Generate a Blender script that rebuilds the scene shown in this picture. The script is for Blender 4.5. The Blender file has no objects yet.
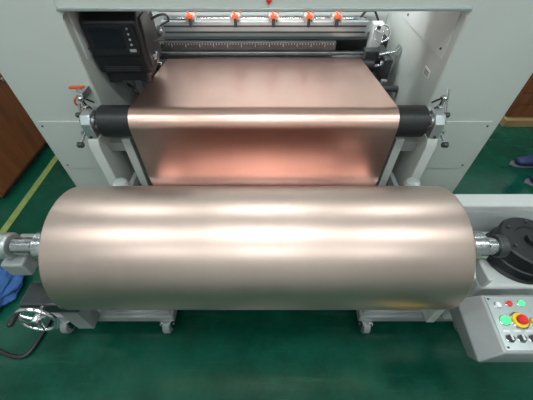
import bpy, bmesh, math, random
from mathutils import Vector, Matrix
random.seed(3)
S=bpy.context.scene
S.view_settings.view_transform='Standard'
COL=S.collection

# ---------------- materials ----------------
def mat(name,color,rough=0.5,metal=0.0,var=0.0,vscale=6.0,bump=0.0,bscale=40.0,emit=None,estr=0,stretch=(1,1,1),coat=0,rvar=0.0):
    m=bpy.data.materials.new(name); m.use_nodes=True
    nt=m.node_tree; b=nt.nodes['Principled BSDF']
    b.inputs['Base Color'].default_value=(*color,1)
    b.inputs['Roughness'].default_value=rough
    b.inputs['Metallic'].default_value=metal
    if coat: b.inputs['Coat Weight'].default_value=coat
    if emit:
        b.inputs['Emission Color'].default_value=(*emit,1); b.inputs['Emission Strength'].default_value=estr
    tc=nt.nodes.new('ShaderNodeTexCoord'); mp=nt.nodes.new('ShaderNodeMapping')
    mp.inputs['Scale'].default_value=stretch
    nt.links.new(tc.outputs['Object'],mp.inputs['Vector'])
    n=nt.nodes.new('ShaderNodeTexNoise'); n.inputs['Scale'].default_value=vscale; n.inputs['Detail'].default_value=5
    nt.links.new(mp.outputs['Vector'],n.inputs['Vector'])
    if var>0:
        r=nt.nodes.new('ShaderNodeMapRange'); r.inputs['From Min'].default_value=0.3; r.inputs['From Max'].default_value=0.7
        r.inputs['To Min'].default_value=1-var; r.inputs['To Max'].default_value=1+var
        nt.links.new(n.outputs['Fac'],r.inputs['Value'])
        mx=nt.nodes.new('ShaderNodeVectorMath'); mx.operation='SCALE'
        mx.inputs[0].default_value=color
        nt.links.new(r.outputs['Result'],mx.inputs['Scale'])
        nt.links.new(mx.outputs['Vector'],b.inputs['Base Color'])
    if rvar>0:
        r2=nt.nodes.new('ShaderNodeMapRange'); r2.inputs['From Min'].default_value=0.3; r2.inputs['From Max'].default_value=0.7
        r2.inputs['To Min'].default_value=max(0.02,rough-rvar); r2.inputs['To Max'].default_value=rough+rvar
        nt.links.new(n.outputs['Fac'],r2.inputs['Value']); nt.links.new(r2.outputs['Result'],b.inputs['Roughness'])
    if bump>0:
        n2=nt.nodes.new('ShaderNodeTexNoise'); n2.inputs['Scale'].default_value=bscale
        nt.links.new(mp.outputs['Vector'],n2.inputs['Vector'])
        bp=nt.nodes.new('ShaderNodeBump'); bp.inputs['Strength'].default_value=bump; bp.inputs['Distance'].default_value=0.01
        nt.links.new(n2.outputs['Fac'],bp.inputs['Height']); nt.links.new(bp.outputs['Normal'],b.inputs['Normal'])
    return m
M={}
M['foil']=mat('copper_foil_roll_satin',(0.66,0.51,0.45),0.38,1.0,0.02,3,stretch=(5,0.15,0.15),rvar=0.01)
M['web']=mat('copper_foil_web_satin',(0.80,0.52,0.445),0.34,1.0,0.02,3,stretch=(4,0.2,0.2))
M['foiledge']=mat('foil_layers_edge',(0.55,0.30,0.2),0.4,1.0,0.15,60)
M['cream']=mat('machine_enamel_grey_white',(0.56,0.59,0.555),0.38,0,0.02,3)
M['cream2']=mat('machine_panel_light',(0.58,0.605,0.59),0.4,0,0.03,5)
M['grey']=mat('painted_grey_steel',(0.32,0.34,0.34),0.42,0.2,0.08,9)
M['steel']=mat('brushed_steel',(0.55,0.56,0.57),0.25,1.0,0.08,30,rvar=0.06)
M['chrome']=mat('chrome',(0.8,0.8,0.82),0.1,1.0)
M['alu']=mat('anodised_aluminium',(0.55,0.60,0.60),0.35,0.8,0.04,20)
M['dsteel']=mat('dark_oiled_steel',(0.09,0.095,0.1),0.35,0.7,0.2,14)
M['black']=mat('black_rubber',(0.018,0.018,0.02),0.42,0,0.2,10)
M['bplastic']=mat('black_enamel',(0.008,0.009,0.011),0.42,0,0.1,6)
M['screen']=mat('dark_screen_glass',(0.01,0.011,0.016),0.12)
M['dark']=mat('dark_interior',(0.035,0.04,0.04),0.6,0,0.2,6)
M['orange']=mat('orange_plastic',(0.85,0.10,0.02),0.35)
M['red']=mat('red_plastic',(0.7,0.02,0.02),0.35)
M['yellow']=mat('yellow_plastic',(0.85,0.6,0.02),0.35)
M['green']=mat('green_lens',(0.05,0.6,0.15),0.2,emit=(0.05,0.9,0.25),estr=1.0)
M['white']=mat('white_label',(0.8,0.8,0.8),0.5)
M['blue']=mat('blue_cloth',(0.03,0.11,0.32),0.75,0,0.2,25,0.3,60)
M['navy']=mat('navy_shoe_leather',(0.012,0.025,0.10),0.5,0,0.2,25)
M['sole']=mat('grey_shoe_sole',(0.12,0.13,0.15),0.7)
M['skin']=mat('skin',(0.62,0.38,0.27),0.5,0,0.05,12)
M['hair']=mat('black_hair',(0.012,0.01,0.01),0.5,0,0.2,60)
M['wood']=mat('varnished_brown_wood',(0.24,0.075,0.027),0.4,0,0.3,3,stretch=(6,6,0.6))
M['wood2']=mat('light_plywood',(0.42,0.27,0.12),0.55,0,0.2,4,stretch=(1,6,1))
M['line']=mat('floor_line_paint',(0.24,0.31,0.09),0.4,0,0.2,20)
M['wall']=mat('wall_paint',(0.55,0.58,0.57),0.7,0,0.03,2)
M['ceil']=mat('ceiling_paint',(0.55,0.58,0.57),0.8,0,0.03,2)
M['lamp']=mat('lamp_diffuser',(0.9,0.9,0.9),0.5,emit=(0.94,1,1),estr=4)
def floormat():
    m=bpy.data.materials.new('green_epoxy_floor'); m.use_nodes=True; nt=m.node_tree; b=nt.nodes['Principled BSDF']
    tc=nt.nodes.new('ShaderNodeTexCoord')
    n=nt.nodes.new('ShaderNodeTexNoise'); n.inputs['Scale'].default_value=2.2; n.inputs['Detail'].default_value=9; n.inputs['Roughness'].default_value=0.7
    nt.links.new(tc.outputs['Object'],n.inputs['Vector'])
    cr=nt.nodes.new('ShaderNodeValToRGB'); e=cr.color_ramp.elements
    e[0].position=0.32; e[0].color=(0.002,0.036,0.021,1); e[1].position=0.7; e[1].color=(0.006,0.095,0.058,1)
    nt.links.new(n.outputs['Fac'],cr.inputs['Fac'])
    last=cr.outputs['Color']
    for rot,sc,lo,amt in ((0.5,(1,7,1),0.56,0.3),(-0.9,(2,22,1),0.62,0.3),(1.9,(1,24,1),0.63,0.3)):
        mp=nt.nodes.new('ShaderNodeMapping'); mp.inputs['Scale'].default_value=sc; mp.inputs['Rotation'].default_value=(0,0,rot)
        nt.links.new(tc.outputs['Object'],mp.inputs['Vector'])
        n3=nt.nodes.new('ShaderNodeTexNoise'); n3.inputs['Scale'].default_value=1.7; n3.inputs['Detail'].default_value=10; n3.inputs['Roughness'].default_value=.65
        nt.links.new(mp.outputs['Vector'],n3.inputs['Vector'])
        r=nt.nodes.new('ShaderNodeMapRange'); r.inputs['From Min'].default_value=lo; r.inputs['From Max'].default_value=lo+.15; r.inputs['To Max'].default_value=amt
        nt.links.new(n3.outputs['Fac'],r.inputs['Value'])
        mx=nt.nodes.new('ShaderNodeMix'); mx.data_type='RGBA'; mx.inputs[7].default_value=(0.045,0.17,0.12,1)
        nt.links.new(r.outputs['Result'],mx.inputs[0]); nt.links.new(last,mx.inputs[6]); last=mx.outputs[2]
    nt.links.new(last,b.inputs['Base Color'])
    r2=nt.nodes.new('ShaderNodeMapRange'); r2.inputs['To Min'].default_value=0.06; r2.inputs['To Max'].default_value=0.30
    nt.links.new(n.outputs['Fac'],r2.inputs['Value']); nt.links.new(r2.outputs['Result'],b.inputs['Roughness'])
    return m
M['floor']=floormat()

# ---------------- helpers ----------------
def grp(name):
    e=bpy.data.objects.new(name,None); e.empty_display_size=0.1; COL.objects.link(e); return e
def fin(name,bm,m,parent=None,smooth=False,bevel=0,ang=35):
    bmesh.ops.recalc_face_normals(bm,faces=bm.faces)
    me=bpy.data.meshes.new(name); bm.to_mesh(me); bm.free()
    o=bpy.data.objects.new(name,me); COL.objects.link(o); me.materials.append(m)
    if bevel>0:
        md=o.modifiers.new('bevel','BEVEL'); md.width=bevel; md.segments=3; md.limit_method='ANGLE'; md.angle_limit=math.radians(40)
    if smooth or bevel>0:
        for p in me.polygons: p.use_smooth=True
        try: me.set_sharp_from_angle(angle=math.radians(ang))
        except Exception: pass
    if parent: o.parent=parent
    return o
def box(name,x0,x1,y0,y1,z0,z1,m,parent=None,bevel=0.004,rot=None):
    bm=bmesh.new(); bmesh.ops.create_cube(bm,size=1)
    sx,sy,sz=x1-x0,y1-y0,z1-z0
    bmesh.ops.scale(bm,vec=(sx,sy,sz),verts=bm.verts)
    if rot: bmesh.ops.rotate(bm,cent=(0,0,0),matrix=Matrix.Rotation(rot[0],3,rot[1]),verts=bm.verts)
    bmesh.ops.translate(bm,vec=((x0+x1)/2,(y0+y1)/2,(z0+z1)/2),verts=bm.verts)
    return fin(name,bm,m,parent,bevel=min(bevel,0.45*min(sx,sy,sz)))
def lathe(name,p0,axis,prof,m,parent=None,seg=48,ang=35):
    a=Vector(axis).normalized(); q=Vector((0,0,1)).rotation_difference(a); p0=Vector(p0)
    bm=bmesh.new(); rings=[]
    for t,r in prof:
        if r<1e-6: rings.append([bm.verts.new(p0+q@Vector((0,0,t)))])
        else: rings.append([bm.verts.new(p0+q@Vector((r*math.cos(2*math.pi*i/seg),r*math.sin(2*math.pi*i/seg),t))) for i in range(seg)])
    for A,B in zip(rings,rings[1:]):
        for i in range(seg):
            j=(i+1)%seg
            if len(A)==1 and len(B)==1: continue
            if len(A)==1: bm.faces.new((A[0],B[i],B[j]))
            elif len(B)==1: bm.faces.new((A[i],A[j],B[0]))
            else: bm.faces.new((A[i],A[j],B[j],B[i]))
    return fin(name,bm,m,parent,smooth=True,ang=ang)
def cyl(name,p1,p2,r,m,parent=None,seg=32,ch=0.003):
    p1=Vector(p1);p2=Vector(p2);L=(p2-p1).length; c=min(ch,r*.4,L*.3)
    return lathe(name,p1,p2-p1,[(0,0),(0,r-c),(c,r),(L-c,r),(L,r-c),(L,0)],m,parent,seg)
def tube(name,pts,r,m,parent=None,cyclic=False):
    cu=bpy.data.curves.new(name,'CURVE'); cu.dimensions='3D'; cu.bevel_depth=r; cu.bevel_resolution=4; cu.use_fill_caps=True
    sp=cu.splines.new('NURBS'); sp.points.add(len(pts)-1)
    for i,p in enumerate(pts): sp.points[i].co=(*p,1)
    sp.order_u=3; sp.use_endpoint_u=not cyclic; sp.use_cyclic_u=cyclic; sp.resolution_u=8
    tmp=bpy.data.objects.new(name+'_c',cu); COL.objects.link(tmp)
    dg=bpy.context.evaluated_depsgraph_get(); me=bpy.data.meshes.new_from_object(tmp.evaluated_get(dg))
    bpy.data.objects.remove(tmp); o=bpy.data.objects.new(name,me); COL.objects.link(o)
    me.materials.clear(); me.materials.append(m)
    for p in me.polygons: p.use_smooth=True
    if parent:o.parent=parent
    return o
def prism(name,poly,axis,a0,a1,m,parent=None,bevel=0.003):
    bm=bmesh.new()
    def P(u,v,a): return {'x':(a,u,v),'y':(u,a,v),'z':(u,v,a)}[axis]
    A=[bm.verts.new(P(u,v,a0)) for u,v in poly];B=[bm.verts.new(P(u,v,a1)) for u,v in poly]
    bm.faces.new(A);bm.faces.new(B[::-1]);n=len(poly)
    for i in range(n): bm.faces.new((A[i],A[(i+1)%n],B[(i+1)%n],B[i]))
    return fin(name,bm,m,parent,bevel=bevel)
def bolt(name,p,axis,r,parent):
    a=Vector(axis).normalized(); return cyl(name,Vector(p)-a*0.002,Vector(p)+a*r*0.9,r,M['dsteel'],parent,seg=6,ch=0.001)
def handwheel(name,c,axis,R,parent,rim=0.009):
    c=Vector(c);a=Vector(axis).normalized();q=Vector((0,0,1)).rotation_difference(a)
    pts=[c+q@Vector((R*math.cos(t*math.pi/8),R*math.sin(t*math.pi/8),0)) for t in range(16)]
    tube(name+'_rim',pts,rim,M['chrome'],parent,cyclic=True)
    cyl(name+'_hub',c-a*0.03,c+a*0.018,R*0.24,M['steel'],parent)
    for k in range(3):
        t=k*2*math.pi/3+0.5
        e=c+q@Vector((R*math.cos(t),R*math.sin(t),0)); cyl(name+'_spoke_%d'%k,c,e,rim*0.75,M['chrome'],parent,seg=12)
    e=c+q@Vector((R*.95*math.cos(2.2),R*.95*math.sin(2.2),0))
    lathe(name+'_grip',e,a,[(0,0),(0,.006),(.01,.006),(.02,.011),(.05,.013),(.06,.008),(.062,0)],M['bplastic'],parent,16)

# ---------------- room ----------------
XL,XR,YB,YF,ZC=-3.6,3.8,-3.2,6.0,3.6
box('floor',XL,XR,YB,YF,-0.1,0,M['floor'],bevel=0)
box('wall_back',XL,XR,YF,YF+.1,0,ZC,M['wall'],bevel=0)
box('wall_front',XL,XR,YB-.1,YB,0,ZC,M['wall'],bevel=0)
box('wall_left',XL-.1,XL,YB,YF,0,ZC,M['wall'],bevel=0)
box('wall_right',XR,XR+.1,YB,YF,0,ZC,M['wall'],bevel=0)
box('ceiling',XL,XR,YB,YF,ZC,ZC+.1,M['ceil'],bevel=0)
box('baseboard_back',XL,XR,YF-.02,YF,0,.1,M['grey'])
box('baseboard_left',XL,XL+.02,YB,YF-.02,0,.1,M['grey'])
box('baseboard_right',XR-.02,XR,YB,YF-.02,0,.1,M['grey'])
def lampfix(x,y,L=1.5,W=0.5,power=38):
    g=grp('ceiling_light_fixture')
    box('housing',x-L/2,x+L/2,y-W/2,y+W/2,ZC-.09,ZC-.001,M['white'],g)
    box('diffuser',x-L/2+.03,x+L/2-.03,y-W/2+.03,y+W/2-.03,ZC-.11,ZC-.088,M['lamp'],g,bevel=.005)
    ld=bpy.data.lights.new('tube_light','AREA'); ld.shape='RECTANGLE'; ld.size=L-.1; ld.size_y=W-.06; ld.energy=power; ld.color=(0.93,0.995,1.0)
    lo=bpy.data.objects.new('tube_light',ld); COL.objects.link(lo); lo.location=(x,y,ZC-.115); lo.parent=g
for y,pw in ((-1.9,19),(0.0,19),(2.5,31),(4.6,26)):
    for x in (-2.1,0.0,2.1): lampfix(x,y,power=pw*(1.0 if x==0 else .78))
box('floor_marking_line',-1.86,-1.81,-1.5,2.9,0.0005,0.003,M['line'],bevel=0)

CX=-0.015
# ---------------- foil roll ----------------
RY,RZ,RR=0.663,0.69,0.239; RX=-0.03
g=grp('copper_foil_roll')
prof=[(0,0.075),(0,RR-.004),(.002,RR-.001),(.006,RR),(1.394,RR),(1.398,RR-.001),(1.4,RR-.004),(1.4,0.075)]
r=lathe('wound_foil',(RX-.7,RY,RZ),(1,0,0),prof,M['foil'],g,seg=160,ang=50)
for s,x in ((-1,RX-.7),(1,RX+.7)):
    for k,rr in enumerate((.09,.12,.15,.18,.21)):
        lathe('layer_ring_%d_%d'%(s,k),(x,RY,RZ),(s,0,0),[(-.001,rr),(.0015,rr+.004),(.0015,rr+.012),(-.001,rr+.016)],M['foiledge'],g,64)
lathe('steel_core',(RX-.72,RY,RZ),(1,0,0),[(0,.04),(0,.077),(1.44,.077),(1.44,.04)],M['steel'],g)
lathe('core_shaft',(-1.0,RY,RZ),(1,0,0),[(0,0),(0,.03),(.004,.034),(.10,.034),(.10,.026),(.16,.026),(.16,.04),(.31,.04),(1.62,.04),(1.62,.04),(1.77,.04),(1.77,.026),(1.83,.026),(1.83,.034),(1.92,.034),(1.924,.03),(1.924,0)],M['steel'],g)
lathe('shaft_end_cap',(.905,RY,RZ),(1,0,0),[(0,.034),(0,.042),(.004,.045),(.03,.045),(.034,.04),(.034,.02),(.03,.018),(.03,0)],M['dsteel'],g)

# ---------------- trolleys holding the roll ----------------
def trolley(name,s,x0,x1,bx):
    g=grp(name)
    xa,xb=sorted((s*x0,s*x1))
    box('base_front_tube',xa,xb,.58,.64,.10,.16,M['grey'],g,.006)
    box('base_rear_tube',xa,xb,.96,1.02,.10,.16,M['grey'],g,.006)
    for k,x in enumerate((xa+.03,xb-.03)): box('base_side_tube_%d'%k,x-.03,x+.03,.62,.975,.10,.16,M['grey'],g,.006)
    box('base_plate',xa+.02,xb-.02,.60,1.0,.16,.172,M['grey'],g,.002)
    for k,(x,y) in enumerate(((xa+.05,.60),(xb-.05,.60),(xa+.05,.99),(xb-.05,.99))):
        lathe('caster_wheel_%d'%k,(x-.018,y-.012,.048),(1,0,0),[(0,0),(0,.02),(0,.044),(.004,.048),(.032,.048),(.036,.044),(.036,0)],M['grey'],g,28)
        box('caster_fork_a_%d'%k,x-.028,x-.021,y-.038,y+.03,.03,.1,M['steel'],g,.002)
        box('caster_fork_b_%d'%k,x+.021,x+.028,y-.038,y+.03,.03,.1,M['steel'],g,.002)
        cyl('caster_swivel_%d'%k,(x,y,.088),(x,y,.101),.036,M['steel'],g)
        cyl('caster_axle_%d'%k,(x-.032,y-.012,.048),(x+.032,y-.012,.048),.006,M['steel'],g,12)
    bxx=s*bx
    prism('upright_plate',[(.55,.17),(.84,.17),(.76,.60),(.70,.64),(RY+.036,.648),(RY+.02,.64),(RY-.02,.64),(RY-.036,.648),(.62,.64),(.57,.60)],'x',bxx-.02,bxx+.02,M['cream2'],g,.004)
    box('upright_rib',bxx-.04,bxx+.04,.66,.69,.17,.55,M['cream2'],g,.004)
    lathe('bearing_chuck',(bxx-.03,RY,RZ),(1,0,0),[(0,.036),(0,.055),(.005,.06),(.055,.06),(.06,.055),(.06,.036)],M['steel'],g)
    for k in range(4):
        t=k*math.pi/2+.6; bolt('chuck_bolt_%d'%k,(bxx+s*.03,RY+.047*math.cos(t),RZ+.047*math.sin(t)),(s,0,0),.007,g)
    prism('clamp_arm',[(RY+.05,.64),(RY+.16,.60),(RY+.17,.68),(RY+.06,.73)],'x',bxx-.015,bxx+.015,M['grey'],g,.004)
    cyl('clamp_pin',(bxx-.04,RY+.14,.655),(bxx+.04,RY+.14,.655),.014,M['chrome'],g)
    xg=s*(x0+.20)
    cyl('rear_guide_post',(xg,.99,.17),(xg,.99,.70),.022,M['chrome'],g)
    lathe('post_cap',(xg,.99,.69),(0,0,1),[(0,0),(0,.035),(.02,.038),(.035,.03),(.04,0)],M['alu'],g)
    box('rear_cross_plate',xg-.10,xg+.10,.97,1.01,.45,.55,M['alu'],g,.005)
    return g
gl=trolley('roll_cradle_trolley',-1,.48,1.12,.87)
box('screw_housing',-1.02,-.80,.50,.60,.42,.50,M['dsteel'],gl,.008)
box('screw_bracket',-.93,-.85,.52,.6,.17,.43,M['grey'],gl,.004)
handwheel('handwheel',(-.935,.455,.465),(0,-1,.15),.078,gl)
cyl('screw_shaft',(-.935,.52,.465),(-.935,.445,.47),.014,M['steel'],gl)
cyl('lock_lever',(-.85,.5,.5),(-.79,.47,.56),.007,M['chrome'],gl,12)
lathe('lever_knob',(-.79,.47,.56),(.6,-.3,.6),[(-.012,0),(-.008,.01),(0,.014),(.008,.01),(.012,0)],M['bplastic'],gl,16)
box('side_guide_block',-1.06,-.97,.60,.76,.56,.645,M['grey'],gl,.01)
lathe('side_guide_disc',(-1.055,.665,.69),(1,0,0),[(0,0),(0,.018),(.004,.02),(.004,.046),(.01,.052),(.04,.052),(.046,.046),(.046,0)],M['alu'],gl)
gr=trolley('roll_cradle_trolley',1,.48,1.10,.82)

# right drive
g=grp('roll_drive_unit')
box('gearbox_housing',.885,1.36,.56,.98,.175,.54,M['cream2'],g,.015)
box('rear_housing_upstand',.885,1.36,.90,.98,.54,.66,M['cream2'],g,.01)
box('left_flange',.885,.903,.56,.90,.54,.60,M['cream2'],g,.005)
prism('cover_wedge',[(.84,.54),(.90,.54),(.90,.62)],'x',.905,1.36,M['grey'],g,.004)
for k,x in enumerate((.92,1.30)): bolt('housing_bolt_%d'%k,(x,.59,.54),(0,0,1),.008,g)
lathe('motor_body',(1.10,.705,.54),(0,0,1),[(0,0),(0,.132),(.012,.137),(.02,.130),(.06,.130),(.065,.124),(.125,.124),(.132,.116),(.132,.07),(.125,.065),(.125,.03),(.142,.026),(.142,0)],M['bplastic'],g,64)
for k in range(6):
    t=k*math.pi/3+.3; bolt('motor_bolt_%d'%k,(1.10+.095*math.cos(t),.705+.095*math.sin(t),.673),(0,0,1),.007,g)
cyl('foot_a',(1.28,.62,0),(1.28,.62,.176),.03,M['dsteel'],g); cyl('foot_b',(1.28,.92,0),(1.28,.92,.176),.03,M['dsteel'],g)
tube('motor_cable',[(1.18,.76,.60),(1.32,.74,.64),(1.40,.66,.5),(1.40,.58,.25),(1.34,.60,.18)],.012,M['black'],g)

# control box
g=grp('control_box')
bm=bmesh.new()
top=[(.825,.30,.575),(1.12,.30,.575),(1.12,.50,.60),(.825,.50,.60)]
mid=[(.765,.29,.50),(1.14,.29,.50),(1.14,.515,.53),(.765,.515,.53)]
bot=[(.785,.33,.42),(1.14,.33,.42),(1.14,.515,.42),(.785,.515,.42)]
L3=[[bm.verts.new(p) for p in q] for q in (top,mid,bot)]
bm.faces.new(L3[0]); bm.faces.new(L3[2])
for A,B in zip(L3,L3[1:]):
    for i in range(4): bm.faces.new((A[i],A[(i+1)%4],B[(i+1)%4],B[i]))
fin('enclosure',bm,M['grey'],g,bevel=.006)
SL=.125
def pz(y): return .575+(y-.30)*SL
prism('front_panel_plate',[(.308,pz(.308)-.002),(.492,pz(.492)-.002),(.492,pz(.492)+.003),(.308,pz(.308)+.003)],'x',.833,1.11,M['alu'],g,.001)
for k,(x,y) in enumerate(((.842,.317),(.842,.483))): cyl('panel_screw_%d'%k,(x,y,pz(y)+.002),(x,y,pz(y)+.006),.004,M['dsteel'],g,12)
box('mounting_arm',1.0,1.1,.512,.5585,.43,.48,M['grey'],g,.003)
def btn(n,x,y,r,h,m,ring=True):
    z=pz(y)+.003
    if ring: cyl(n+'_ring',(x,y,z-.001),(x,y,z+.004),r*1.25,M['chrome'],g,24)
    lathe(n,(x,y,z+.002),(0,-SL,1),[(0,0),(0,r*.85),(h*.3,r),(h*.8,r),(h,r*.7),(h,0)],m,g,24)
btn('green_lamp',.868,.405,.015,.014,M['green'])
btn('stop_button_base',.922,.405,.026,.010,M['yellow'])
btn('stop_button',.922,.405,.017,.028,M['red'],False)
btn('yellow_button',.972,.40,.013,.014,M['yellow'])
btn('white_button',.866,.46,.010,.010,M['white'])
btn('red_button_b',.910,.465,.010,.010,M['red'])
btn('green_button_b',.955,.465,.010,.010,M['green'])
for k,x in enumerate((.86,.90,.94,.98)):
    btn('selector_%d'%k,x,.345,.012,.012,M['bplastic'])
    box('selector_grip_%d'%k,x-.003,x+.003,.336,.354,pz(.345)+.010,pz(.345)+.021,M['white'],g,.001)
    box('label_%d'%k,x-.012,x+.012,.368,.374,pz(.371)+.0025,pz(.371)+.004,M['white'],g,.0005)

# ---------------- web and rollers ----------------
FY,FZ,FR=1.41,0.775,0.085
BY,BZ,BR=2.20,0.725,0.045
GY,GZ,GR=FY-FR-.045,0.33,0.045
def arc(c,r,a0,a1,n=20): return [(c[0]+r*math.cos(a0+(a1-a0)*i/n),c[1]+r*math.sin(a0+(a1-a0)*i/n)) for i in range(n+1)]
e=.0015
pts=[]
pts+= [(BY+BR+e,.47)]
dx,dz=BY-FY,BZ-FZ; D=math.hypot(dx,dz); th=math.atan2(dz,dx)
al=math.acos((FR-BR)/D); na=th+al
pts+= arc((BY,BZ),BR+e,0,na)
pts+= arc((FY,FZ),FR+e,na,math.pi,30)
pts+= [(FY-FR-e,.6),(FY-FR-e,.45)]
d=Vector((RY-(GY),RZ-GZ)); Dl=d.length; u=d/Dl; w=Vector((u.y*-1,u.x)); 
if w.y>0: w=-w
c=-(RR-GR)/Dl; n=u*c+w*math.sqrt(1-c*c); a_end=math.atan2(n.y,n.x)
pts+= arc((GY,GZ),GR+e,0,a_end,20)
pts+= [(RY+n.x*(RR+e),RZ+n.y*(RR+e))]
bm=bmesh.new(); NX=2; rows=[]
for (y,z) in pts:
    rows.append([bm.verts.new((CX-.7+1.4*i/NX,y,z)) for i in range(NX+1)])
for A,B in zip(rows,rows[1:]):
    for i in range(NX): bm.faces.new((A[i],A[i+1],B[i+1],B[i]))
web=fin('copper_foil_web',bm,M['web'],None,smooth=True,ang=80)

def roller(name,y,z,r,x0,x1,m,jr=.02,ext=.1):
    g=grp(name)
    lathe('roller_face',(x0,y,z),(1,0,0),[(0,jr),(0,r-.004),(.004,r),(x1-x0-.004,r),(x1-x0,r-.004),(x1-x0,jr)],m,g,64)
    cyl('roller_shaft',(x0-ext,y,z),(x1+ext,y,z),jr,M['steel'],g)
    return g
roller('rubber_guide_roller',FY,FZ,FR-.001,-.885,.845,M['black'],.022,.10)
roller('rubber_guide_roller',BY,BZ,BR-.001,-.80,.78,M['black'],.015,.14)
roller('lower_guide_roller',GY,GZ,GR-.001,-.76,.73,M['steel'],.015,.14)

# ---------------- machine frame ----------------
g=grp('foil_slitting_machine')
XI0,XI1,XO=-.975,.955,1.45
for s,xi,n in ((-1,XI0,'left'),(1,XI1,'right')):
    a,b=sorted((xi,s*XO))
    box('side_column_'+n,a,b,1.60,2.70,0,2.2,M['cream'],g,.012)
    box('inner_cover_'+n,min(xi-s*.008,xi+s*.001),max(xi-s*.008,xi+s*.001),1.66,2.3,1.0,1.6,M['cream2'],g,.002)
    arcp=[(xi-s*.05+s*.05*math.sin(t*math.pi/12),1.25-.05+.05*math.cos(t*math.pi/12)) for t in range(7)]
    prism('corner_fillet_'+n,[(xi+s*.004,1.2),(xi+s*.004,1.26),(xi-s*.05,1.26)]+arcp[:-1],'y',1.601,1.9,M['cream'],g,0)
    # bolted access cover low on the front of the column
    x0_,x1_=sorted((xi+s*.12,xi+s*.44))
    for k,(bx_,bz_) in enumerate(((x0_+.02,.30),(x1_-.02,.30),(x0_+.02,.62),(x1_-.02,.62))): bolt('cover_bolt_%s_%d'%(n,k),(bx_,1.592,bz_),(0,-1,0),.006,g)
    box('access_cover_'+n,x0_,x1_,1.592,1.602,.27,.65,M['cream'],g,.002)
    for k,(yy,zz) in enumerate(((1.70,1.04),(2.26,1.04))): bolt('inner_bolt_%s_%d'%(n,k),(xi-s*.008,yy,zz),(-s,0,0),.007,g)
box('top_beam',XI0-.01,XI1+.01,1.60,1.95,1.25,2.2,M['cream'],g,.012)
box('beam_lip',XI0,XI1,1.585,1.602,1.25,1.262,M['alu'],g,.002)
prism('red_centre_mark',[(-.004,1.294),(.026,1.294),(.011,1.272)],'y',1.592,1.602,M['red'],g,0)
box('back_panel',XI0,XI1,2.66,2.70,0,2.0,M['cream2'],g,.004)  # extended upwards as a bright surface for the foil web to reflect
box('added_fill_housing',-.85,.83,1.951,2.01,1.36,1.43,M['alu'],g,.004)  # unseen casing for the added fill strip behind the beam
box('added_fill_lens',-.83,.81,2.008,2.016,1.37,1.42,M['lamp'],g,.002)  # glowing face of the added fill strip
ld=bpy.data.lights.new('added_fill_light','AREA'); ld.shape='RECTANGLE'; ld.size=1.6; ld.size_y=.05; ld.energy=11; ld.color=(.93,.98,1)  # added fill lamp, brightens the back panel that the foil web mirrors
lo=bpy.data.objects.new('added_fill_light',ld); COL.objects.link(lo); lo.location=(-.01,2.022,1.395); lo.rotation_euler=(math.radians(75),0,0); lo.parent=g
box('inner_deck',XI0,XI1,1.66,2.66,.40,.46,M['dark'],g,.004)
box('inner_front_skirt',XI0,XI1,1.66,1.70,0,.41,M['dark'],g,.004)
box('inner_back_ledge',XI0,XI1,2.5,2.66,.72,.80,M['dark'],g,.004)
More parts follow.
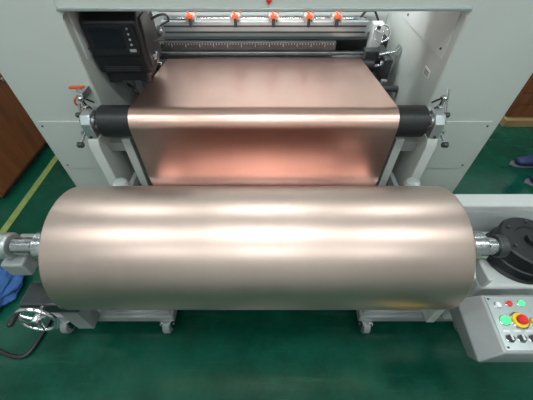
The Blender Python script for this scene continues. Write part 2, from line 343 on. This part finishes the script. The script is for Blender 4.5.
for s,x,n in ((-1,-.955,'left'),(1,.915,'right')):
    prism('roller_bracket_'+n,[(1.33,.0),(1.61,.0),(1.61,.72),(1.52,.74),(1.47,.70),(1.35,.70),(1.33,.66)],'x',x-.03,x+.03,M['cream'],g,.006)
    prism('bearing_block_'+n,[(1.35,.70),(1.47,.70),(1.47,.79),(1.44,.83),(1.38,.83),(1.35,.79)],'x',x-.028,x+.028,M['alu'],g,.006)
    lathe('bearing_cap_'+n,(x-.042,FY,FZ),(1,0,0),[(0,0),(0,.034),(.006,.039),(.078,.039),(.084,.034),(.084,0)],M['steel'],g,32)
    for k,(yy,zz) in enumerate(((1.36,.715),(1.46,.715))): bolt('block_bolt_%s_%d'%(n,k),(x,yy-.01,zz),(0,-1,0),.008,g)
    cyl('adjuster_screw_'+n,(x+s*.01,1.44,.82),(x+s*.01,1.44,.89),.008,M['chrome'],g,16)
    cyl('adjuster_nut_'+n,(x+s*.01,1.44,.835),(x+s*.01,1.44,.85),.017,M['steel'],g,6)
    lathe('adjuster_knob_'+n,(x+s*.01,1.44,.885),(0,0,1),[(0,0),(0,.014),(.004,.018),(.016,.018),(.02,.014),(.02,0)],M['steel'],g,24)
    cyl('pneumatic_cylinder_'+n,(x+s*.06,1.40,.70),(x+s*.06,1.595,.74),.024,M['alu'],g)
    cyl('cylinder_rod_'+n,(x+s*.06,1.32,.684),(x+s*.06,1.42,.704),.008,M['chrome'],g,12)
    cyl('rod_eye_'+n,(x+s*.045,1.32,.684),(x+s*.075,1.32,.684),.016,M['dsteel'],g,20)
    box('cylinder_clevis_'+n,min(x+s*.028,x+s*.09),max(x+s*.028,x+s*.09),1.48,1.51,.66,.77,M['dsteel'],g,.004)
    cyl('lever_rod_'+n,(x+s*.05,1.42,.79),(x+s*.09,1.56,.88),.007,M['chrome'],g,12)
    cyl('toggle_pivot_'+n,(x+s*.02,1.43,.80),(x+s*.075,1.43,.80),.014,M['dsteel'],g,20)
    tube('air_hose_'+n,[(x+s*.06,1.56,.76),(x+s*.09,1.53,.84),(x+s*.05,1.50,.87),(x+s*.03,1.56,.80)],.005,M['black'],g)
    box('inner_leg_'+n,x-s*.15-.025,x-s*.15+.025,1.40,1.5,0,.66,M['cream'],g,.004)
    box('leg_tie_'+n,min(x,x-s*.16),max(x,x-s*.16),1.42,1.48,.56,.62,M['grey'],g,.004)
    box('leg_tie_low_'+n,min(x,x-s*.16),max(x,x-s*.16),1.42,1.48,.2,.26,M['grey'],g,.004)
    box('leg_foot_'+n,x-.07,x+.07,1.30,1.6,0,.02,M['grey'],g,.004)
    box('lower_bearing_arm_'+n,x-s*.10-.015,x-s*.10+.015,GY-.04,1.45,GZ-.035,GZ+.035,M['grey'],g,.006)
box('valve_body',-1.03,-.99,1.50,1.60,.845,.885,M['alu'],g,.004)
cyl('valve_handle_a',(-1.07,1.54,.90),(-.98,1.53,.91),.008,M['orange'],g,12)
cyl('valve_stem',(-1.01,1.54,.88),(-1.01,1.535,.91),.006,M['steel'],g,12)
tube('valve_tube',[(-1.03,1.55,.86),(-1.07,1.53,.84),(-1.09,1.55,.78),(-1.04,1.58,.74)],.005,M['orange'],g)
box('label_plate',.9515,.957,1.72,1.80,.86,.905,M['white'],g,.0005)
for i in range(3): box('label_text_%d'%i,.9505,.952,1.73,1.79,.868+i*.01,.872+i*.01,M['bplastic'],g,0)
box('scale_bar',-.80,.50,2.27,2.31,.80,.86,M['dsteel'],g,.003)
for i in range(64):
    x=-.78+i*.02; box('scale_tick_%d'%i,x-.001,x+.001,2.268,2.2705,.845 if i%5 else .83,.855,M['white'],g,0)
cyl('clamp_rod',(-.97,2.255,.79),(.95,2.255,.79),.013,M['dsteel'],g,24)
cyl('pinch_roller',(-.86,2.34,.72),(.86,2.34,.72),.045,M['dsteel'],g,48)
for x in (-.86,.86):
    box('rear_bearing_%d'%(x*100),x-.03,x+.03,2.13,2.40,.64,.80,M['dsteel'],g,.01)
    cyl('rear_bearing_cap_%d'%(x*100),(x-.04,2.2,.73),(x+.04,2.2,.73),.04,M['steel'],g)
    box('rear_bracket_%d'%(x*100),x-.02,x+.02,2.10,2.45,.45,.66,M['grey'],g,.004)
box('knife_beam',-.76,.74,2.38,2.46,.86,.96,M['alu'],g,.003)
box('knife_beam_slot',-.74,.72,2.377,2.3815,.885,.897,M['dsteel'],g,.001)
box('knife_beam_slot_upper',-.74,.72,2.377,2.3815,.925,.937,M['dsteel'],g,.001)
box('linear_guide',-.74,.72,2.40,2.425,.96,.975,M['chrome'],g,.001)
cyl('air_manifold',(-.80,2.52,1.0),(.80,2.52,1.0),.018,M['chrome'],g)
for i,x in enumerate((-.54,-.22,.05,.30,.50)):
    box('knife_carriage_%d'%i,x-.035,x+.035,2.37,2.45,.955,1.0,M['alu'],g,.004)
    cyl('knife_cylinder_%d'%i,(x,2.36,.93),(x,2.36,1.01),.011,M['dsteel'],g,20)
    tube('orange_air_tube_%d'%i,[(x,2.36,1.01),(x-.02,2.38,1.04),(x-.06,2.42,1.05),(x-.05,2.48,1.02),(x+.01,2.49,1.0),(x+.05,2.47,1.03),(x+.03,2.44,1.0)],.007,M['orange'],g)
    tube('black_air_tube_%d'%i,[(x+.03,2.44,1.0),(x+.07,2.47,1.04),(x+.11,2.50,1.03),(x+.12,2.52,1.01)],.004,M['black'],g)
    box('orange_lock_%d'%i,x-.022,x+.022,2.345,2.37,.988,1.010,M['orange'],g,.003)
    bolt('carriage_bolt_%d'%i,(x+.02,2.37,.97),(0,-1,0),.006,g)
for k,(x,y,z,rr) in enumerate(((-.80,2.02,.82,.055),(-.84,2.10,.93,.04),(-.74,2.2,.96,.035))):
    lathe('tension_pulley_%d'%k,(x-.025,y,z),(1,0,0),[(0,0),(0,rr*.5),(.004,rr),(.014,rr),(.018,rr*.8),(.03,rr*.8),(.034,rr),(.046,rr),(.05,rr*.5),(.05,0)],M['dsteel'] if k!=1 else M['steel'],g,36)
box('pulley_plate',-.90,-.885,1.95,2.3,.5,1.02,M['grey'],g,.004)
for k,(x,y,z) in enumerate(((-.9,2.02,.82),(-.9,2.10,.93),(-.9,2.2,.96))): cyl('pulley_pin_%d'%k,(x,y,z),(x+.2,y,z),.01,M['chrome'],g,12)
box('handle_block',.70,.80,2.20,2.27,.76,.83,M['dsteel'],g,.006)
prism('handle_arm',[(.80,.78),(.93,.80),(.945,.86),(.93,.87),(.905,.83),(.80,.81)],'y',2.19,2.215,M['steel'],g,.003)
handwheel('knife_handwheel',(.80,2.24,.93),(-.2,-1,.3),.052,g,.006)
cyl('handwheel_shaft',(.80,2.24,.93),(.81,2.4,.90),.012,M['steel'],g,16)
box('handwheel_bracket',.77,.85,2.36,2.44,.62,.95,M['cream2'],g,.006)
cyl('tie_bar',(-.97,2.06,.62),(.95,2.06,.62),.022,M['dsteel'],g,24)
tube('cable_loop',[(.70,2.5,.95),(.74,2.48,1.03),(.8,2.5,1.0),(.9,2.45,.8),(.92,2.4,.6)],.008,M['black'],g)
tube('cable_loop_b',[(-.94,1.95,.7),(-.9,1.85,.78),(-.82,1.8,.72),(-.8,1.85,.6),(-.86,1.9,.47)],.008,M['black'],g)
tube('cable_loop_c',[(-.66,1.90,1.12),(-.60,1.98,1.14),(-.62,2.15,1.04),(-.70,2.3,.98),(-.78,2.42,.92)],.007,M['black'],g)
tube('cable_loop_d',[(-.66,1.86,1.02),(-.62,1.95,1.0),(-.66,2.1,.90),(-.76,2.2,.82),(-.84,2.3,.80)],.006,M['black'],g)

# ---------------- black unit ----------------
g=grp('edge_guide_controller')
prism('housing',[(1.71,.90),(1.98,.90),(1.98,1.215),(1.73,1.215),(1.69,1.17),(1.69,1.0)],'x',-.955,-.665,M['bplastic'],g,.010)
box('front_bezel',-.935,-.685,1.680,1.692,1.01,1.165,M['bplastic'],g,.004)
box('display_window',-.915,-.75,1.676,1.682,1.05,1.15,M['screen'],g,.002)
box('brand_plate',-.735,-.70,1.677,1.682,1.03,1.045,M['grey'],g,.001)
box('lower_skirt',-.93,-.70,1.74,1.95,.84,.905,M['black'],g,.006)
for k in range(4): cyl('indicator_%d'%k,(-.717,1.682,1.145-.026*k),(-.717,1.674,1.145-.026*k),.006,M['grey'],g,16)
for k in range(6): box('vent_%d'%k,-.92,-.72,1.7,1.708,.915+k*.012,.920+k*.012,M['dsteel'],g,0)
for x in (-.945,-.675):
    for z in (.93,1.15): bolt('cover_screw_%d_%d'%(x*1000,z*100),(x,1.70,z),(0,-1,0),.005,g)
box('side_rail',-.667,-.655,1.74,1.95,.93,1.18,M['dsteel'],g,.004)
box('arm_to_frame',-.98,-.90,1.80,1.90,.80,.86,M['dsteel'],g,.004)
cyl('sensor_head',(-.74,1.78,.855),(-.74,1.78,.78),.03,M['dsteel'],g)
cyl('sensor_knob',(-.66,1.80,.96),(-.635,1.80,.96),.025,M['steel'],g)

# ---------------- surroundings ----------------
g=grp('wooden_cabinet')
x0,x1,y0,y1=-2.5,-1.98,1.52,2.9
box('carcass',x0,x1,y0,y1,.04,1.2,M['wood'],g,.006)
box('plinth',x0+.03,x1-.03,y0+.03,y1-.03,0,.041,M['dark'],g,0)
for k in range(2):
    a=y0+.02+k*.68; box('door_panel_%d'%k,x1-.001,x1+.018,a,a+.66,.07,1.17,M['wood'],g,.004)
    cyl('door_knob_%d'%k,(x1+.018,a+.6 if k==0 else a+.06,.65),(x1+.04,a+.6 if k==0 else a+.06,.65),.014,M['steel'],g)
g=grp('wooden_crate')
x0,x1,y0,y1=2.32,3.1,2.54,3.4
box('crate_body',x0+.02,x1-.02,y0+.02,y1-.02,.07,.66,M['wood'],g,.003)
for k in range(5): box('slat_front_%d'%k,x0,x1,y0,y0+.02,.09+k*.12,.203+k*.12,M['wood'],g,.003)
for k in range(5): box('slat_side_%d'%k,x0-.001,x0+.02,y0+.02,y1,.09+k*.12,.203+k*.12,M['wood'],g,.003)
box('base_board',x0-.02,x1+.02,y0-.05,y1,0,.075,M['wood2'],g,.004)
box('lid',x0-.02,x1+.02,y0-.02,y1+.02,.685,.71,M['wood'],g,.004)

g=grp('blue_rag')
bm=bmesh.new(); bmesh.ops.create_icosphere(bm,subdivisions=5,radius=1)
from mathutils import noise
for v in bm.verts:
    k=1+.28*noise.noise(v.co*2.2)+.12*noise.noise(v.co*6)
    v.co=Vector((v.co.x*.13*k,v.co.y*.16*k,max(v.co.z,-.35)*.07*k))
bmesh.ops.translate(bm,vec=(-1.60,.80,.031),verts=bm.verts)
fin('cloth',bm,M['blue'],g,smooth=True,ang=180)
tube('floor_cable',[(-1.9,.75,.012),(-1.6,.55,.012),(-1.3,.42,.012),(-1.2,.45,.012),(-1.2,.8,.012)],.010,M['black'])
g=grp('yellow_floor_pad')
box('pad',.72,.95,.10,.235,.0005,.012,M['yellow'],g,.004)

# ---------------- person (worker) ----------------
g=grp('standing_worker')
def skin(name,V,E,R,m,parent,lv=2,root=0):
    me=bpy.data.meshes.new(name); me.from_pydata(V,E,[]); o=bpy.data.objects.new(name,me); COL.objects.link(o)
    o.modifiers.new('skin','SKIN')
    for i,r in enumerate(R):
        sv=me.skin_vertices[0].data[i]; sv.radius=(r,r) if not isinstance(r,tuple) else r; sv.use_root=(i==root)
    s=o.modifiers.new('sub','SUBSURF'); s.levels=lv; s.render_levels=lv
    me.materials.append(m); o.parent=parent
    dg=bpy.context.evaluated_depsgraph_get(); m2=bpy.data.meshes.new_from_object(o.evaluated_get(dg))
    o.modifiers.clear(); o.data=m2
    for p in m2.polygons: p.use_smooth=True
    return o
px,py=2.22,1.82
V=[(px,py,.95),(px,py,1.12),(px-.01,py,1.30),(px,py,1.42),(px-.01,py,1.50),
   (px,py-.19,1.40),(px+.02,py-.25,1.12),(px-.10,py-.26,.90),
   (px,py+.19,1.40),(px+.02,py+.25,1.12),(px-.10,py+.26,.90),
   (px,py-.10,.88),(px-.01,py-.11,.50),(px+.03,py-.11,.11),
   (px,py+.10,.88),(px-.01,py+.11,.50),(px+.03,py+.11,.11)]
V=[(x+.06,y,z) for x,y,z in V]
E=[(0,1),(1,2),(2,3),(3,4),(3,5),(5,6),(6,7),(3,8),(8,9),(9,10),(0,11),(11,12),(12,13),(0,14),(14,15),(15,16)]
R=[(.13,.15),(.12,.14),(.13,.16),(.10,.11),.055,.062,.048,.038,.062,.048,.038,.095,.068,.058,.095,.068,.058]
skin('overalls',V,E,R,M['blue'],g)
for s in (-1,1):
    fy=py+s*.11
    fx=px+.06
    skin('shoe_%d'%s,[(fx+.05,fy,.062),(fx-.03,fy,.057),(fx-.11,fy-.003*s,.049),(fx-.19,fy,.041),(fx+.03,fy,.12)],[(0,1),(1,2),(2,3),(0,4)],[(.052,.05),(.056,.046),(.056,.04),(.042,.030),(.046,.046)],M['navy'],g)
    prism('sole_%d'%s,[(fx+.10,fy-.035),(fx+.10,fy+.035),(fx+.02,fy+.04),(fx-.10,fy+.046),(fx-.18,fy+.04),(fx-.225,fy),(fx-.18,fy-.04),(fx-.10,fy-.046),(fx+.02,fy-.04)],'z',0.001,.02,M['sole'],g,.006)
    hy=py+s*.26; hx,hz=px-.04,.90
    skin('palm_%d'%s,[(hx,hy,hz+.02),(hx-.02,hy,hz-.03),(hx-.035,hy,hz-.08)],[(0,1),(1,2)],[.026,(.022,.034),(.016,.038)],M['skin'],g)
    for k,(o_,l) in enumerate(((-.027,.07),(-.009,.08),(.009,.074),(.027,.058))):
        skin('finger_%d_%d'%(s,k),[(hx-.033+o_,hy,hz-.075),(hx-.04+o_,hy-s*.006,hz-.085-l*.5),(hx-.035+o_,hy-s*.025,hz-.085-l)],[(0,1),(1,2)],[.009,.0085,.007],M['skin'],g,1)
    skin('thumb_%d'%s,[(hx-.03,hy-s*.005,hz-.02),(hx-.07,hy-s*.02,hz-.05),(hx-.08,hy-s*.03,hz-.085)],[(0,1),(1,2)],[.012,.0105,.008],M['skin'],g,1)
px+=.06
bm=bmesh.new(); bmesh.ops.create_icosphere(bm,subdivisions=4,radius=1)
for v in bm.verts:
    c=v.co.copy(); x,y,z=c
    w=.075*(1-.25*max(0,-z)); v.co=Vector((x*.095,y*w,z*.12))
    if x<0: 
        v.co.x-=.022*math.exp(-((y/.2)**2+((z+.12)/.22)**2))
        v.co.x+=.010*math.exp(-(((abs(y)-.4)/.2)**2+((z-.08)/.13)**2))
        v.co.x-=.006*math.exp(-((y/.35)**2+((z+.5)/.1)**2))
bmesh.ops.translate(bm,vec=(px-.02,py,1.63),verts=bm.verts)
fin('head',bm,M['skin'],g,smooth=True,ang=180)
bm=bmesh.new(); bmesh.ops.create_icosphere(bm,subdivisions=4,radius=1)
for v in bm.verts: v.co=Vector((v.co.x*.098,v.co.y*.082,max(v.co.z,-.35)*.115))
bmesh.ops.translate(bm,vec=(px+.0,py,1.652),verts=bm.verts)
fin('hair',bm,M['hair'],g,smooth=True,ang=180)
for s in (-1,1):
    lathe('ear_%d'%s,(px-.02,py+s*.068,1.625),(0,s,0),[(0,0),(0,.018),(.008,.022),(.014,.016),(.012,0)],M['skin'],g,16)
    lathe('eye_%d'%s,(px-.096,py+s*.030,1.64),(-1,0,0),[(0,0),(0,.011),(.006,.008),(.008,0)],M['white'],g,16)
    lathe('iris_%d'%s,(px-.1035,py+s*.030,1.64),(-1,0,0),[(0,0),(0,.005),(.002,0)],M['hair'],g,12)
box('mouth',px-.113,px-.104,py-.022,py+.022,1.566,1.572,M['red'],g,.002)

# ---------------- world, camera ----------------
w=bpy.data.worlds.new('World'); S.world=w; w.use_nodes=True
w.node_tree.nodes['Background'].inputs[0].default_value=(.8,.85,.85,1); w.node_tree.nodes['Background'].inputs[1].default_value=.3
cd=bpy.data.cameras.new('Camera'); co=bpy.data.objects.new('Camera',cd); COL.objects.link(co)
co.location=(0,0,1.7); co.rotation_euler=(math.radians(42),0,0); cd.sensor_width=36; cd.lens=20.26; cd.clip_start=.01
S.camera=co
